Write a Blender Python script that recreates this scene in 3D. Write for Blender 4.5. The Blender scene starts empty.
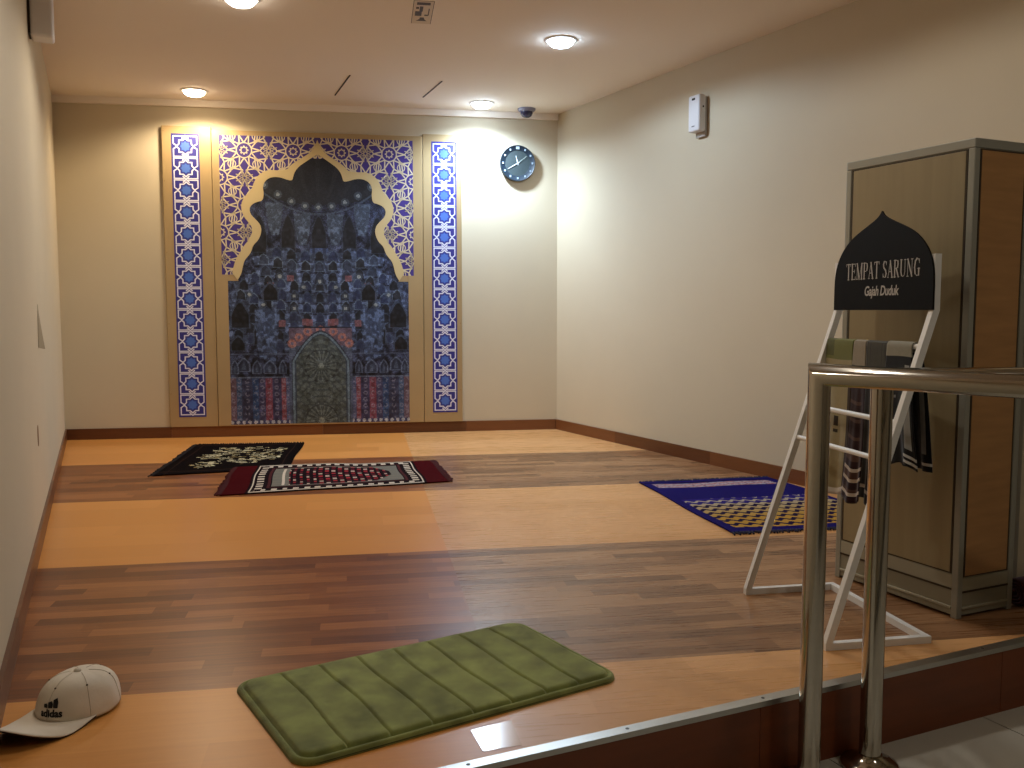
import bpy, bmesh, math, random
import numpy as np
from mathutils import Vector, Matrix
random.seed(4)
rng = np.random.RandomState(7)
S = bpy.context.scene
COL = S.collection
PI = math.pi

# ------------------------------------------------------------------ helpers
def lin(c):
    return tuple((x/255/12.92 if x/255 <= .04045 else ((x/255+.055)/1.055)**2.4) for x in c)

def mat(name, rgb, rough=.5, metal=0., noise=None, bump=None, spec=.5, sheen=0., coat=0.):
    """rgb in 0-255; noise=(scale, amount, stretch); bump=(scale, strength)"""
    m = bpy.data.materials.new(name); m.use_nodes = True
    nt = m.node_tree; b = nt.nodes['Principled BSDF']
    c = lin(rgb)
    b.inputs['Base Color'].default_value = (*c, 1)
    b.inputs['Roughness'].default_value = rough
    b.inputs['Metallic'].default_value = metal
    b.inputs['Specular IOR Level'].default_value = spec
    b.inputs['Sheen Weight'].default_value = sheen
    b.inputs['Coat Weight'].default_value = coat
    tc = nt.nodes.new('ShaderNodeTexCoord')
    if noise:
        mp = nt.nodes.new('ShaderNodeMapping'); mp.inputs['Scale'].default_value = noise[2] if len(noise) > 2 else (1, 1, 1)
        n = nt.nodes.new('ShaderNodeTexNoise'); n.inputs['Scale'].default_value = noise[0]; n.inputs['Detail'].default_value = 5
        r = nt.nodes.new('ShaderNodeMix'); r.data_type = 'RGBA'
        a = noise[1]
        r.inputs['A'].default_value = (*[x*(1-a) for x in c], 1)
        r.inputs['B'].default_value = (*[min(1, x*(1+a)) for x in c], 1)
        nt.links.new(tc.outputs['Object'], mp.inputs[0]); nt.links.new(mp.outputs[0], n.inputs['Vector'])
        nt.links.new(n.outputs['Fac'], r.inputs['Factor']); nt.links.new(r.outputs['Result'], b.inputs['Base Color'])
    if bump:
        n2 = nt.nodes.new('ShaderNodeTexNoise'); n2.inputs['Scale'].default_value = bump[0]; n2.inputs['Detail'].default_value = 4
        bp = nt.nodes.new('ShaderNodeBump'); bp.inputs['Strength'].default_value = bump[1]; bp.inputs['Distance'].default_value = .002
        nt.links.new(tc.outputs['Object'], n2.inputs['Vector'])
        nt.links.new(n2.outputs['Fac'], bp.inputs['Height']); nt.links.new(bp.outputs[0], b.inputs['Normal'])
    return m

def vcmat(name, rough=.8, sheen=0., grain=0., bump=None, spec=.4):
    m = bpy.data.materials.new(name); m.use_nodes = True
    nt = m.node_tree; b = nt.nodes['Principled BSDF']
    b.inputs['Roughness'].default_value = rough; b.inputs['Sheen Weight'].default_value = sheen
    b.inputs['Specular IOR Level'].default_value = spec
    a = nt.nodes.new('ShaderNodeAttribute'); a.attribute_name = 'Col'
    src = a.outputs['Color']
    tc = nt.nodes.new('ShaderNodeTexCoord')
    if grain:
        n = nt.nodes.new('ShaderNodeTexNoise'); n.inputs['Scale'].default_value = 90; n.inputs['Detail'].default_value = 3
        mr = nt.nodes.new('ShaderNodeMapRange'); mr.inputs['To Min'].default_value = 1-grain; mr.inputs['To Max'].default_value = 1+grain
        mx = nt.nodes.new('ShaderNodeVectorMath'); mx.operation = 'SCALE'
        nt.links.new(tc.outputs['Object'], n.inputs['Vector']); nt.links.new(n.outputs['Fac'], mr.inputs['Value'])
        nt.links.new(src, mx.inputs[0]); nt.links.new(mr.outputs[0], mx.inputs['Scale']); src = mx.outputs[0]
    nt.links.new(src, b.inputs['Base Color'])
    if bump:
        n2 = nt.nodes.new('ShaderNodeTexNoise'); n2.inputs['Scale'].default_value = bump[0]
        bp = nt.nodes.new('ShaderNodeBump'); bp.inputs['Strength'].default_value = bump[1]; bp.inputs['Distance'].default_value = .002
        nt.links.new(tc.outputs['Object'], n2.inputs['Vector'])
        nt.links.new(n2.outputs['Fac'], bp.inputs['Height']); nt.links.new(bp.outputs[0], b.inputs['Normal'])
    return m

def stave_mat(name, cols, plank=(.5, .065), rough=.3, contrast=1.):
    """laminate of staves: every stave takes its own tone; local x along, y across"""
    m = bpy.data.materials.new(name); m.use_nodes = True
    nt = m.node_tree; b = nt.nodes['Principled BSDF']; N = nt.nodes.new; L = nt.links.new
    tc = N('ShaderNodeTexCoord'); sp = N('ShaderNodeSeparateXYZ'); L(tc.outputs['Object'], sp.inputs[0])
    def M(op, a, bb=None):
        n = N('ShaderNodeMath'); n.operation = op
        for i, v in enumerate((a, bb)):
            if v is None: continue
            if isinstance(v, (int, float)): n.inputs[i].default_value = v
            else: L(v, n.inputs[i])
        return n.outputs[0]
    row = M('FLOOR', M('DIVIDE', sp.outputs['Y'], plank[1]))
    wn = N('ShaderNodeTexWhiteNoise'); wn.noise_dimensions = '1D'; L(row, wn.inputs['W'])
    cell = M('FLOOR', M('ADD', M('DIVIDE', sp.outputs['X'], plank[0]), M('MULTIPLY', wn.outputs['Value'], 7.3)))
    cb = N('ShaderNodeCombineXYZ'); L(cell, cb.inputs[0]); L(row, cb.inputs[1])
    w2 = N('ShaderNodeTexWhiteNoise'); w2.noise_dimensions = '2D'; L(cb.outputs[0], w2.inputs['Vector'])
    rp = N('ShaderNodeValToRGB'); rp.color_ramp.elements[0].color = (*lin(cols[0]), 1); rp.color_ramp.elements[1].color = (*lin(cols[2]), 1)
    e = rp.color_ramp.elements.new(.5); e.color = (*lin(cols[1]), 1)
    # grain stretched along the stave
    mp = N('ShaderNodeMapping'); mp.inputs['Scale'].default_value = (1.6, 26, 1); L(tc.outputs['Object'], mp.inputs[0])
    gn = N('ShaderNodeTexNoise'); gn.inputs['Scale'].default_value = 3; gn.inputs['Detail'].default_value = 6; L(mp.outputs[0], gn.inputs['Vector'])
    mixf = M('ADD', M('MULTIPLY', w2.outputs['Value'], .72), M('MULTIPLY', M('SUBTRACT', gn.outputs['Fac'], .36), .9))
    L(mixf, rp.inputs[0]); L(rp.outputs[0], b.inputs['Base Color'])
    b.inputs['Roughness'].default_value = rough
    b.inputs['Specular IOR Level'].default_value = .26
    rr = N('ShaderNodeMapRange'); rr.inputs['To Min'].default_value = rough-.05; rr.inputs['To Max'].default_value = rough+.08
    L(gn.outputs['Fac'], rr.inputs['Value']); L(rr.outputs[0], b.inputs['Roughness'])
    return m

def link(name, me, m=None, parent=None, loc=None, rz=None, label=None, cat=None, group=None, kind=None, smooth=False):
    o = bpy.data.objects.new(name, me); COL.objects.link(o)
    if m is not None and me is not None:
        for x in (m if isinstance(m, (list, tuple)) else [m]): me.materials.append(x)
    if parent: o.parent = parent
    if loc is not None: o.location = loc
    if rz is not None: o.rotation_euler = (0, 0, rz)
    if label: o['label'] = label
    if cat: o['category'] = cat
    if group: o['group'] = group
    if kind: o['kind'] = kind
    if smooth and me is not None:
        me.polygons.foreach_set('use_smooth', [True]*len(me.polygons))
    return o

def thing(name, label, cat, loc=(0, 0, 0), rz=0, group=None):
    return link(name, None, loc=loc, rz=rz, label=label, cat=cat, group=group)

def fin(bm, name='m'):
    bmesh.ops.recalc_face_normals(bm, faces=bm.faces)
    me = bpy.data.meshes.new(name); bm.to_mesh(me); bm.free(); return me

def box(bm, x0, x1, y0, y1, z0, z1, bev=0, seg=2):
    r = bmesh.ops.create_cube(bm, size=1)
    for v in r['verts']:
        v.co = ((x0+x1)/2+v.co.x*(x1-x0), (y0+y1)/2+v.co.y*(y1-y0), (z0+z1)/2+v.co.z*(z1-z0))
    if bev:
        es = set(e for v in r['verts'] for e in v.link_edges)
        bmesh.ops.bevel(bm, geom=list(es), offset=bev, segments=seg, affect='EDGES', profile=.5)

def boxm(*a, **k):
    bm = bmesh.new(); box(bm, *a, **k); return fin(bm)

def prism(bm, pts, z0, z1):
    """polygon pts (x,y) extruded along z"""
    b = [bm.verts.new((x, y, z0)) for x, y in pts]; t = [bm.verts.new((x, y, z1)) for x, y in pts]
    n = len(pts)
    bm.faces.new(b[::-1]); bm.faces.new(t)
    for i in range(n): bm.faces.new((b[i], b[(i+1) % n], t[(i+1) % n], t[i]))

def tube(bm, pts, r, seg=16, square=False, cap=True, up0=None):
    """sweep a circle (or square) along a polyline with mitred corners"""
    P = [Vector(p) for p in pts]; n = len(P)
    rings = []
    nrm = None
    for i in range(n):
        a = (P[i]-P[i-1]).normalized() if i > 0 else None
        b = (P[i+1]-P[i]).normalized() if i < n-1 else None
        t = (a+b).normalized() if a is not None and b is not None else (a or b)
        if nrm is None:
            ref = Vector(up0) if up0 else (Vector((0, 0, 1)) if abs(t.z) < .9 else Vector((1, 0, 0)))
            nrm = (ref-t*ref.dot(t)).normalized()
        else:
            # parallel transport along previous segment then shear onto the mitre plane
            nrm = (nrm-a*nrm.dot(a)).normalized()
        base = a if a is not None else b
        u = (nrm-base*nrm.dot(base)).normalized(); w = base.cross(u)
        ring = []
        k = 4 if square else seg
        for j in range(k):
            an = 2*PI*(j+.5)/k if square else 2*PI*j/k
            rr = r*math.sqrt(2) if square else r
            off = u*math.cos(an)*rr+w*math.sin(an)*rr
            d = off.dot(t)/base.dot(t)
            ring.append(bm.verts.new(P[i]+off-base*d))
        rings.append(ring)
        if a is not None and b is not None: pass
    for i in range(n-1):
        for j in range(len(rings[0])):
            k = (j+1) % len(rings[0])
            bm.faces.new((rings[i][j], rings[i][k], rings[i+1][k], rings[i+1][j]))
    if cap:
        bm.faces.new(rings[0][::-1]); bm.faces.new(rings[-1])

def lathe(bm, prof, seg=32, c=(0, 0, 0)):
    rings = []
    for r, z in prof:
        if r < 1e-6: rings.append([bm.verts.new((c[0], c[1], c[2]+z))])
        else: rings.append([bm.verts.new((c[0]+r*math.cos(2*PI*j/seg), c[1]+r*math.sin(2*PI*j/seg), c[2]+z)) for j in range(seg)])
    for a, b in zip(rings, rings[1:]):
        for j in range(seg):
            k = (j+1) % seg
            if len(a) == 1 and len(b) == 1: continue
            if len(a) == 1: bm.faces.new((a[0], b[k], b[j]))
            elif len(b) == 1: bm.faces.new((a[j], a[k], b[0]))
            else: bm.faces.new((a[j], a[k], b[k], b[j]))

def color_grid(nx, ny, X, Y, Z, colf, keep=None, name='grid'):
    """grid mesh from vertex arrays (ny+1,nx+1); colf (ny,nx,3) sRGB 0-255 per face"""
    V = np.stack([X, Y, Z], -1).reshape(-1, 3)
    idx = np.arange((nx+1)*(ny+1)).reshape(ny+1, nx+1)
    F = np.stack([idx[:-1, :-1], idx[:-1, 1:], idx[1:, 1:], idx[1:, :-1]], -1).reshape(-1, 4)
    C = np.asarray(colf, float).reshape(-1, 3)/255
    if keep is not None:
        k = keep.reshape(-1); F = F[k]; C = C[k]
        used, inv = np.unique(F, return_inverse=True)
        V = V[used]; F = inv.reshape(-1, 4)
    me = bpy.data.meshes.new(name)
    me.from_pydata([tuple(v) for v in V], [], [tuple(int(i) for i in f) for f in F])
    a = me.color_attributes.new('Col', 'FLOAT_COLOR', 'CORNER')
    Cl = np.where(C <= .04045, C/12.92, ((C+.055)/1.055)**2.4)
    buf = np.ones((len(F)*4, 4), np.float32); buf[:, :3] = np.repeat(Cl, 4, axis=0)
    a.data.foreach_set('color', buf.ravel())
    return me

# ------------------------------------------------------------------ place
# platform floor z=0, lower floor z=-0.2. +y runs along the side walls; the far wall is skewed by 15 degrees
ZC = 2.62
BL = Vector((-.256, 7.757, 0))
ANG = math.atan2(-.2591, .9659)
D = Vector((math.cos(ANG), math.sin(ANG), 0)); NI = Vector((D.y, -D.x, 0))     # along the far wall, into the room
def wp(s, v, z=0): return BL+D*s+NI*v+Vector((0, 0, z))
RC = wp(3.905, 0)                                        # far right corner
RW = Vector((3.512, 6.746, 0)); RWD = Vector((3.654-3.512, 3.928-6.746, 0)).normalized()
def rw(y, off=0):                                        # point of the right wall at depth y
    t = (y-RW.y)/RWD.y; p = RW+RWD*t; return Vector((p.x-off, y, 0))

# ------------------------------------------------------------------ materials
M_wall = mat('wallpaper_cream', (200, 188, 164), .7, noise=(3, .035), bump=(160, .12), spec=.25)
M_ceil = mat('ceiling_paint', (236, 226, 214), .85, noise=(1.2, .03), spec=.2)
M_base = mat('baseboard_wood', (96, 56, 30), .35, noise=(4, .3, (1.5, 1.5, 20)))
M_baseL = mat('baseboard_wood_light', (116, 70, 38), .35, noise=(4, .2, (1.5, 1.5, 20)))
M_fl_light_l = stave_mat('laminate_orange', [(200, 134, 66), (209, 142, 72), (218, 152, 82)], (1.2, .19), .3)
M_fl_light_r = stave_mat('laminate_orange_sheen', [(200, 147, 92), (208, 155, 100), (216, 163, 110)], (1.2, .19), .27)  # separate laminate right of the seam; cool lamp sheen painted in as a paler tone
M_fl_dark_l = stave_mat('laminate_brown', [(92, 48, 24), (130, 76, 40), (166, 106, 60)], (.46, .064), .3)
M_fl_dark_r = stave_mat('laminate_brown_sheen', [(100, 68, 44), (138, 98, 66), (172, 130, 92)], (.46, .064), .27)  # brown right of the seam, greyed by reflected cool light put into the colour
M_riser = mat('riser_wood', (122, 62, 30), .4, noise=(3, .3, (1, 1, 8)))
M_alu = mat('aluminium', (190, 190, 186), .32, 1., noise=(30, .08))
M_tile = mat('grey_tile', (196, 194, 184), .35, noise=(6, .08))
M_grout = mat('grout', (92, 90, 84), .8)
M_steel = mat('stainless_steel', (190, 184, 172), .13, 1., noise=(2.5, .06, (1, 1, 30)))
M_white = mat('white_enamel', (238, 238, 236), .35)
M_plastic = mat('white_plastic', (214, 212, 214), .4)
M_black = mat('black_board', (9, 10, 9), .6, spec=.12)
M_print_txt = mat('grey_lettering', (190, 186, 180), .6)
M_dark = mat('near_black', (22, 18, 16), .6)

# ------------------------------------------------------------------ setting
# floor: stripes of light and dark laminate, parallel to the far wall
def local(p): q = p-BL; return (q.dot(D), -q.dot(NI))
STEP = 1.765
outer = [Vector((-.256, STEP, 0)), Vector((4.6, STEP, 0)), Vector((4.6, 2.1, 0)), Vector((rw(2.1).x, 2.1, 0)), RC, BL]
bm = bmesh.new()
vs = [bm.verts.new((*local(p), 0)) for p in outer]
bm.faces.new(vs)
VB = [1.245, 2.455, 3.73, 5.01, 6.26]
for v in VB:
    bmesh.ops.bisect_plane(bm, geom=bm.verts[:]+bm.edges[:]+bm.faces[:], plane_co=(0, -v, 0), plane_no=(0, 1, 0))
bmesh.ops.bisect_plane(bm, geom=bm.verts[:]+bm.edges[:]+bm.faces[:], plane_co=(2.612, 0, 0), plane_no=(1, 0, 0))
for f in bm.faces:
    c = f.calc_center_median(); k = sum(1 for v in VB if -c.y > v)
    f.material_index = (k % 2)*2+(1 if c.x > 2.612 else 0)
ex = bmesh.ops.extrude_face_region(bm, geom=bm.faces[:])
for v in ex['geom']:
    if isinstance(v, bmesh.types.BMVert): v.co.z -= .03
me = fin(bm)
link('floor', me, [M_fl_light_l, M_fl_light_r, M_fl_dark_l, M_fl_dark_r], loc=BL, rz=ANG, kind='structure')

# riser of the step: wood boards with a joint
bm = bmesh.new()
for a, b in ((-.256, .60), (.602, 1.51), (1.512, 2.42), (2.422, 3.33), (3.332, 4.6)):
    box(bm, a, b, STEP-.003, STEP-.0002, -.2, -.0005)
link('trim_1', fin(bm), M_riser, kind='structure')
# aluminium nosing on the step edge, with screws
bm = bmesh.new()
box(bm, -.256, 4.6, STEP-.0065, STEP+.026, .0005, .0035); box(bm, -.256, 4.6, STEP-.0065, STEP-.0032, -.011, .0005)
nos = link('trim_2', fin(bm), M_alu, kind='structure')
bm = bmesh.new()
for i in range(11):
    lathe(bm, [(0, .0015), (.004, .001), (.005, 0)], 10, (.3+.41*i, STEP+.011, .0035))
link('screw_heads', fin(bm), mat('screw_steel', (90, 88, 84), .4, 1), parent=nos)

# lower floor with tiles
bm = bmesh.new()
box(bm, -.256, 4.6, -3, STEP+.03, -.25, -.203)
link('floor_lower', fin(bm), M_grout, kind='structure')
bm = bmesh.new()
for i in range(-1, 9):
    for j in range(-5, 4):
        x0 = 2.349-.6*4+.6*i; y1 = 1.765-.6*j
        a, b, c, d = max(x0, -.256), min(x0+.596, 4.6), max(y1-.596, -3), min(y1, STEP)
        if b-a > .02 and d-c > .02: box(bm, a, b, c, d, -.203, -.2)
link('floor_tiles', fin(bm), M_tile, kind='structure')

def wall(name, p, q, z0, z1, th=.1, m=M_wall):
    """wall face on the line p-q, body on the right-hand side of p->q"""
    d = (q-p).normalized(); n = Vector((d.y, -d.x, 0))*th
    bm = bmesh.new()
    prism(bm, [(p.x, p.y), (q.x, q.y), ((q+n).x, (q+n).y), ((p+n).x, (p+n).y)], z0, z1)
    return link(name, fin(bm), m, kind='structure')
V3 = lambda x, y, z=0: Vector((x, y, z))
wall('wall_back', RC+D*.1, BL-D*.1, -.03, ZC)
wall('wall_left', BL, V3(-.256, -3), -.25, ZC)
wall('wall_right', rw(2.1), RC, -.03, ZC)
wall('wall_rear', V3(-.356, -3), V3(4.6, -3), -.25, ZC)
wall('wall_east', V3(4.6, -3), V3(4.6, 2.2), -.25, ZC)
wall('wall_corner', V3(4.6, 2.1), rw(2.1), -.03, ZC)
bm = bmesh.new(); box(bm, 2.885, 3.9, 2.06, 2.70, 0, 1.35); link('wall_partition', fin(bm), M_wall, kind='structure')
bm = bmesh.new(); prism(bm, [(-.4, -3.1), (4.8, -3.1), (4.8, 2.1), (RC.x+.4, RC.y), (BL.x-.1, BL.y+.2)], ZC, ZC+.08)
link('ceiling', fin(bm), M_ceil, kind='structure')
# slim cornice along the far wall
bm = bmesh.new()
prism(bm, [(0.0, -.0), (3.905, -.0), (3.905, -.03), (0, -.03)], ZC-.05, ZC)
link('trim_3', fin(bm), M_ceil, loc=BL, rz=ANG, kind='structure')

# baseboards, in joined lengths of slightly different wood
def baseboard(name, p, q, cuts, side=1, h=.085):
    d = (q-p).normalized(); L = (q-p).length; n = Vector((-d.y, d.x, 0))*.012*side
    bm = bmesh.new(); cs = [0]+[c for c in cuts if c < L]+[L]
    for i, (a, b) in enumerate(zip(cs, cs[1:])):
        A = p+d*(a+.0006); B = p+d*(b-.0006); k = len(bm.faces)
        prism(bm, [(A.x, A.y), (B.x, B.y), ((B+n).x, (B+n).y), ((A+n).x, (A+n).y)], 0, h)
        bm.faces.ensure_lookup_table()
        for f in bm.faces[k:]: f.material_index = i % 2
    return link(name, fin(bm), [M_base, M_baseL], kind='structure')
baseboard('baseboard_back', wp(0.012, 0), wp(3.893, 0), [.78, 1.95, 3.12], side=-1)
baseboard('baseboard_left', V3(-.256, STEP+.04), BL, [1.2, 2.4, 3.6, 4.8], side=-1)
baseboard('baseboard_right', rw(2.75), RC+RWD*.0, [.9, 2.0, 3.1, 4.1], side=1)

# hairline slits in the ceiling boards
for (a, b) in (((1.682, 6.849), (1.638, 6.236)), ((2.305, 6.633), (2.27, 6.124))):
    bm = bmesh.new(); tube(bm, [(a[0], a[1], ZC-.0005), (b[0], b[1], ZC-.0005)], .004, 4, square=True)
    link('trim_4', fin(bm), M_dark, kind='structure')

# ------------------------------------------------------------------ lights
def downlight(x, y, label, power, col, spot=True, emit=40, cone=162, blend=.35):
    t = thing('downlight', label, 'ceiling light', (x, y, ZC), 0, 'round ceiling downlights')
    bm = bmesh.new(); lathe(bm, [(.080, -.001), (.098, 0), (.098, -.004), (.090, -.009), (.082, -.009), (.080, -.003)], 40)
    link('trim_ring', fin(bm), M_white, t, smooth=True)
    m = bpy.data.materials.new('lamp_glow'); m.use_nodes = True
    b = m.node_tree.nodes['Principled BSDF']; b.inputs['Emission Color'].default_value = (*col, 1); b.inputs['Emission Strength'].default_value = emit
    b.inputs['Base Color'].default_value = (.8, .8, .8, 1)
    bm = bmesh.new(); lathe(bm, [(0, -.044), (.03, -.042), (.055, -.035), (.072, -.022), (.080, -.004), (.080, -.001)], 40)
    link('lens', fin(bm), m, t, smooth=True)
    l = bpy.data.lights.new('lamp', 'SPOT'); l.energy = power; l.color = col; l.spot_size = math.radians(cone); l.spot_blend = blend; l.shadow_soft_size = .05
    lo = bpy.data.objects.new('lamp_beam', l); COL.objects.link(lo); lo.parent = t; lo.location = (0, 0, -.07)
    return t
WARM = (1, .83, .60); COOL = (.62, .80, 1.0); NEUT = (1, .91, .78)
downlight(.706, 7.15, 'warm round ceiling downlight above the left strip of the patterned panel', 50, (1, .79, .52), emit=20, blend=.45)
downlight(2.788, 6.63, 'cool white ceiling downlight beside the small dome, near the far wall', 165, COOL, emit=46, blend=.85)
downlight(2.583, 4.917, 'cool white ceiling downlight nearest the right wall dispenser', 42, COOL, emit=46, cone=172, blend=.25)
downlight(.734, 4.97, 'ceiling downlight cut off by the top edge of the photo', 40, NEUT, emit=24)
downlight(.75, 2.75, 'ceiling downlight above the entrance side of the platform', 21, NEUT, emit=14)
downlight(2.35, 2.85, 'ceiling downlight above the cabinet side of the platform', 22, (1, .93, .84), emit=14, cone=170, blend=.25)
downlight(2.3, .1, 'ceiling downlight above the lower tiled floor', 20, NEUT, emit=16)

# ------------------------------------------------------------------ wall panel with the mihrab print
# local: x = s along the far wall, y = towards the wall is +, z up; origin at BL
PX = 1.957
M_gold = mat('brushed_gold_laminate', (172, 148, 108), .45, .25, noise=(3, .12, (1, 1, 1)))
M_gold2 = mat('gold_edge', (150, 118, 72), .5, .3)
panel = thing('wall_panel', 'tall gold wall panel with blue star strips and a printed mosque niche', 'wall panel', BL, ANG)
def pl(name, me, m, par=panel, **k): return link(name, me, m, par, **k)
TH = -.035
for x0, x1 in ((.786, 1.150), (2.786, 3.10)):
    pl('side_board', boxm(x0, x1, TH, -.001, .087, 2.42, bev=.003), M_gold)
pl('centre_board', boxm(1.153, 2.783, TH, -.001, .087, 2.40, bev=.003), M_gold)

def stroke(bm, p, q, w, y, ext=0):
    """flat bar in the panel plane; local y fixed"""
    p = Vector((p[0], p[1])); q = Vector((q[0], q[1])); d = q-p
    if d.length < 1e-6: return
    d.normalize(); n = Vector((-d.y, d.x))*w/2; p = p-d*ext; q = q+d*ext
    vs = [bm.verts.new((c.x, y, c.y)) for c in (p+n, q+n, q-n, p-n)]
    bm.faces.new(vs)
def pstroke(bm, pts, w, y, closed=False):
    n = len(pts); P = [Vector(p) for p in pts]; L = []; R = []
    for i in range(n):
        a = P[i]-P[i-1] if (i > 0 or closed) else P[1]-P[0]
        b = P[(i+1) % n]-P[i] if (i < n-1 or closed) else P[-1]-P[-2]
        a = a.normalized(); b = b.normalized(); t = (a+b)
        t = t.normalized() if t.length > 1e-4 else a
        nn = Vector((-t.y, t.x)); k = max(.5, nn.dot(Vector((-a.y, a.x))))
        L.append(bm.verts.new((P[i].x+nn.x*w/2/k, y, P[i].y+nn.y*w/2/k))); R.append(bm.verts.new((P[i].x-nn.x*w/2/k, y, P[i].y-nn.y*w/2/k)))
    for i in range(n if closed else n-1):
        j = (i+1) % n
        bm.faces.new((L[i], L[j], R[j], R[i]))
def fan(bm, c, pts, y):
    vc = bm.verts.new((c[0], y, c[1])); vs = [bm.verts.new((a, y, b)) for a, b in pts]
    for i in range(len(vs)): bm.faces.new((vc, vs[i], vs[(i+1) % len(vs)]))
def star(c, r1, r2, n, rot=0, sx=1.):
    return [(c[0]+sx*(r1 if i % 2 == 0 else r2)*math.sin(rot+PI*i/n), c[1]+(r1 if i % 2 == 0 else r2)*math.cos(rot+PI*i/n)) for i in range(2*n)]

M_sblue = mat('print_deep_blue', (44, 42, 128), .5)
M_sline = mat('print_white_line', (214, 214, 232), .5)
M_score = mat('print_bright_blue', (70, 106, 190), .5)
M_score2 = mat('print_mid_blue', (44, 64, 150), .5)
for x0, x1 in ((.856, 1.062), (2.856, 3.058)):
    sb = pl('star_strip', boxm(x0, x1, TH-.0015, TH+.001, .165, 2.362), M_sblue)
    cx = (x0+x1)/2; n = 13; z0, z1 = .178, 2.349; h = (z1-z0)/n; hw = (x1-x0)/2-.016
    bm = bmesh.new(); bc = bmesh.new(); bd = bmesh.new(); Y = TH-.002; W = .0105
    for k in range(n):
        cz = z0+h*(k+.5); H = h/2
        # eight-point star band
        pstroke(bm, star((cx, cz), .064, .0495, 8), W*.9, Y, True)
        fan(bc, (cx, cz), star((cx, cz), .038, .029, 8), Y)
        pstroke(bd, star((cx, cz), .043, .033, 8), .005, Y, True)
        # corner brackets and ties to the next star
        for sx in (-1, 1):
            for sz in (-1, 1):
                X = lambda u, w_: (cx+sx*u, cz+sz*w_)
                pstroke(bm, [X(.0, H), X(.018, H-.018), X(.024, .058)], W*.85, Y)
                pstroke(bm, [X(.012, H-.006), X(hw, H-.006), X(hw, .020), X(.064, .004)], W*.85, Y)
    pl('star_lines', fin(bm), M_sline, sb); pl('star_centres', fin(bc), M_score, sb); pl('star_rims', fin(bd), M_score2, sb)

# lattice spandrel : purple field with cream strapwork
LX0, LX1, LZ0, LZ1 = 1.208, 2.706, 1.285, 2.362
M_purple = mat('print_purple', (58, 40, 120), .5)
M_cream = mat('print_cream', (206, 192, 164), .5)
lat = pl('lattice_field', boxm(LX0, LX1, TH-.001, TH+.001, LZ0, LZ1), M_purple)
bm = bmesh.new(); Y = TH-.0022
def clipseg(p, q):
    t0, t1 = 0., 1.; dx = q[0]-p[0]; dy = q[1]-p[1]
    for pp, qq in ((-dx, p[0]-LX0), (dx, LX1-p[0]), (-dy, p[1]-LZ0), (dy, LZ1-p[1])):
        if abs(pp) < 1e-9:
            if qq < 0: return None
            continue
        r = qq/pp
        if pp < 0: t0 = max(t0, r)
        else: t1 = min(t1, r)
    if t0 >= t1: return None
    return (p[0]+dx*t0, p[1]+dy*t0), (p[0]+dx*t1, p[1]+dy*t1)
def ls(p, q, w=.0095):
    c = clipseg(p, q)
    if c: stroke(bm, c[0], c[1], w, Y)
def lpoly(pts, w=.0095, closed=True):
    n = len(pts)
    for i in range(n if closed else n-1): ls(pts[i], pts[(i+1) % n], w)
AX, AZ = .374, .424
cents = []
for i in range(-6, 7):
    for j in range(-3, 4):
        cents.append((PX+AX*(i+.5)*1.0, 2.25+AZ*j)); cents.append((PX+AX*i, 2.25+AZ*(j+.5)))
for c in cents:
    if not (LX0-.3 < c[0] < LX1+.3 and LZ0-.3 < c[1] < LZ1+.3): continue
    lpoly([(c[0]+.058*math.cos(a*PI/10), c[1]+.058*math.sin(a*PI/10)) for a in range(20)], .0085)
    lpoly(star(c, .034, .019, 8), .007)
    for k in range(10):
        a = 2*PI*k/10+PI/10; b = a+2*PI/10*.5; e = a-2*PI/10*.5
        # petals around the ring
        tip = (c[0]+.122*math.sin(a), c[1]+.122*math.cos(a))
        ls((c[0]+.058*math.sin(b), c[1]+.058*math.cos(b)), tip); ls((c[0]+.058*math.sin(e), c[1]+.058*math.cos(e)), tip)
        t2 = (c[0]+.185*math.sin(b), c[1]+.195*math.cos(b))
        ls(tip, t2)
        tipb = (c[0]+.122*math.sin(a+2*PI/10), c[1]+.122*math.cos(a+2*PI/10)); ls(tipb, t2)
for c in cents:        # knots half-way between the rosettes
    for dx, dz in ((AX/2, 0), (0, AZ/2), (AX/4, AZ/4), (-AX/4, AZ/4)):
        k = (c[0]+dx, c[1]+dz)
        if not (LX0-.1 < k[0] < LX1+.1 and LZ0-.1 < k[1] < LZ1+.1): continue
        if dx*dz == 0:
            for q in range(4):
                a = PI/4*q+PI/8
                for sgn in (-1, 1):
                    p0 = (k[0]+.07*math.cos(a), k[1]+.07*math.sin(a)); p1 = (k[0]-.07*math.cos(a), k[1]-.07*math.sin(a))
                    mid = (k[0]-sgn*.012*math.sin(a), k[1]+sgn*.012*math.cos(a))
                    ls(p0, mid, .006); ls(mid, p1, .006)
        else:
            lpoly([(k[0]+.030*math.cos(a*PI/5), k[1]+.030*math.sin(a*PI/5)) for a in range(10)], .007)
pl('lattice_lines', fin(bm), M_cream, lat)

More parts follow.
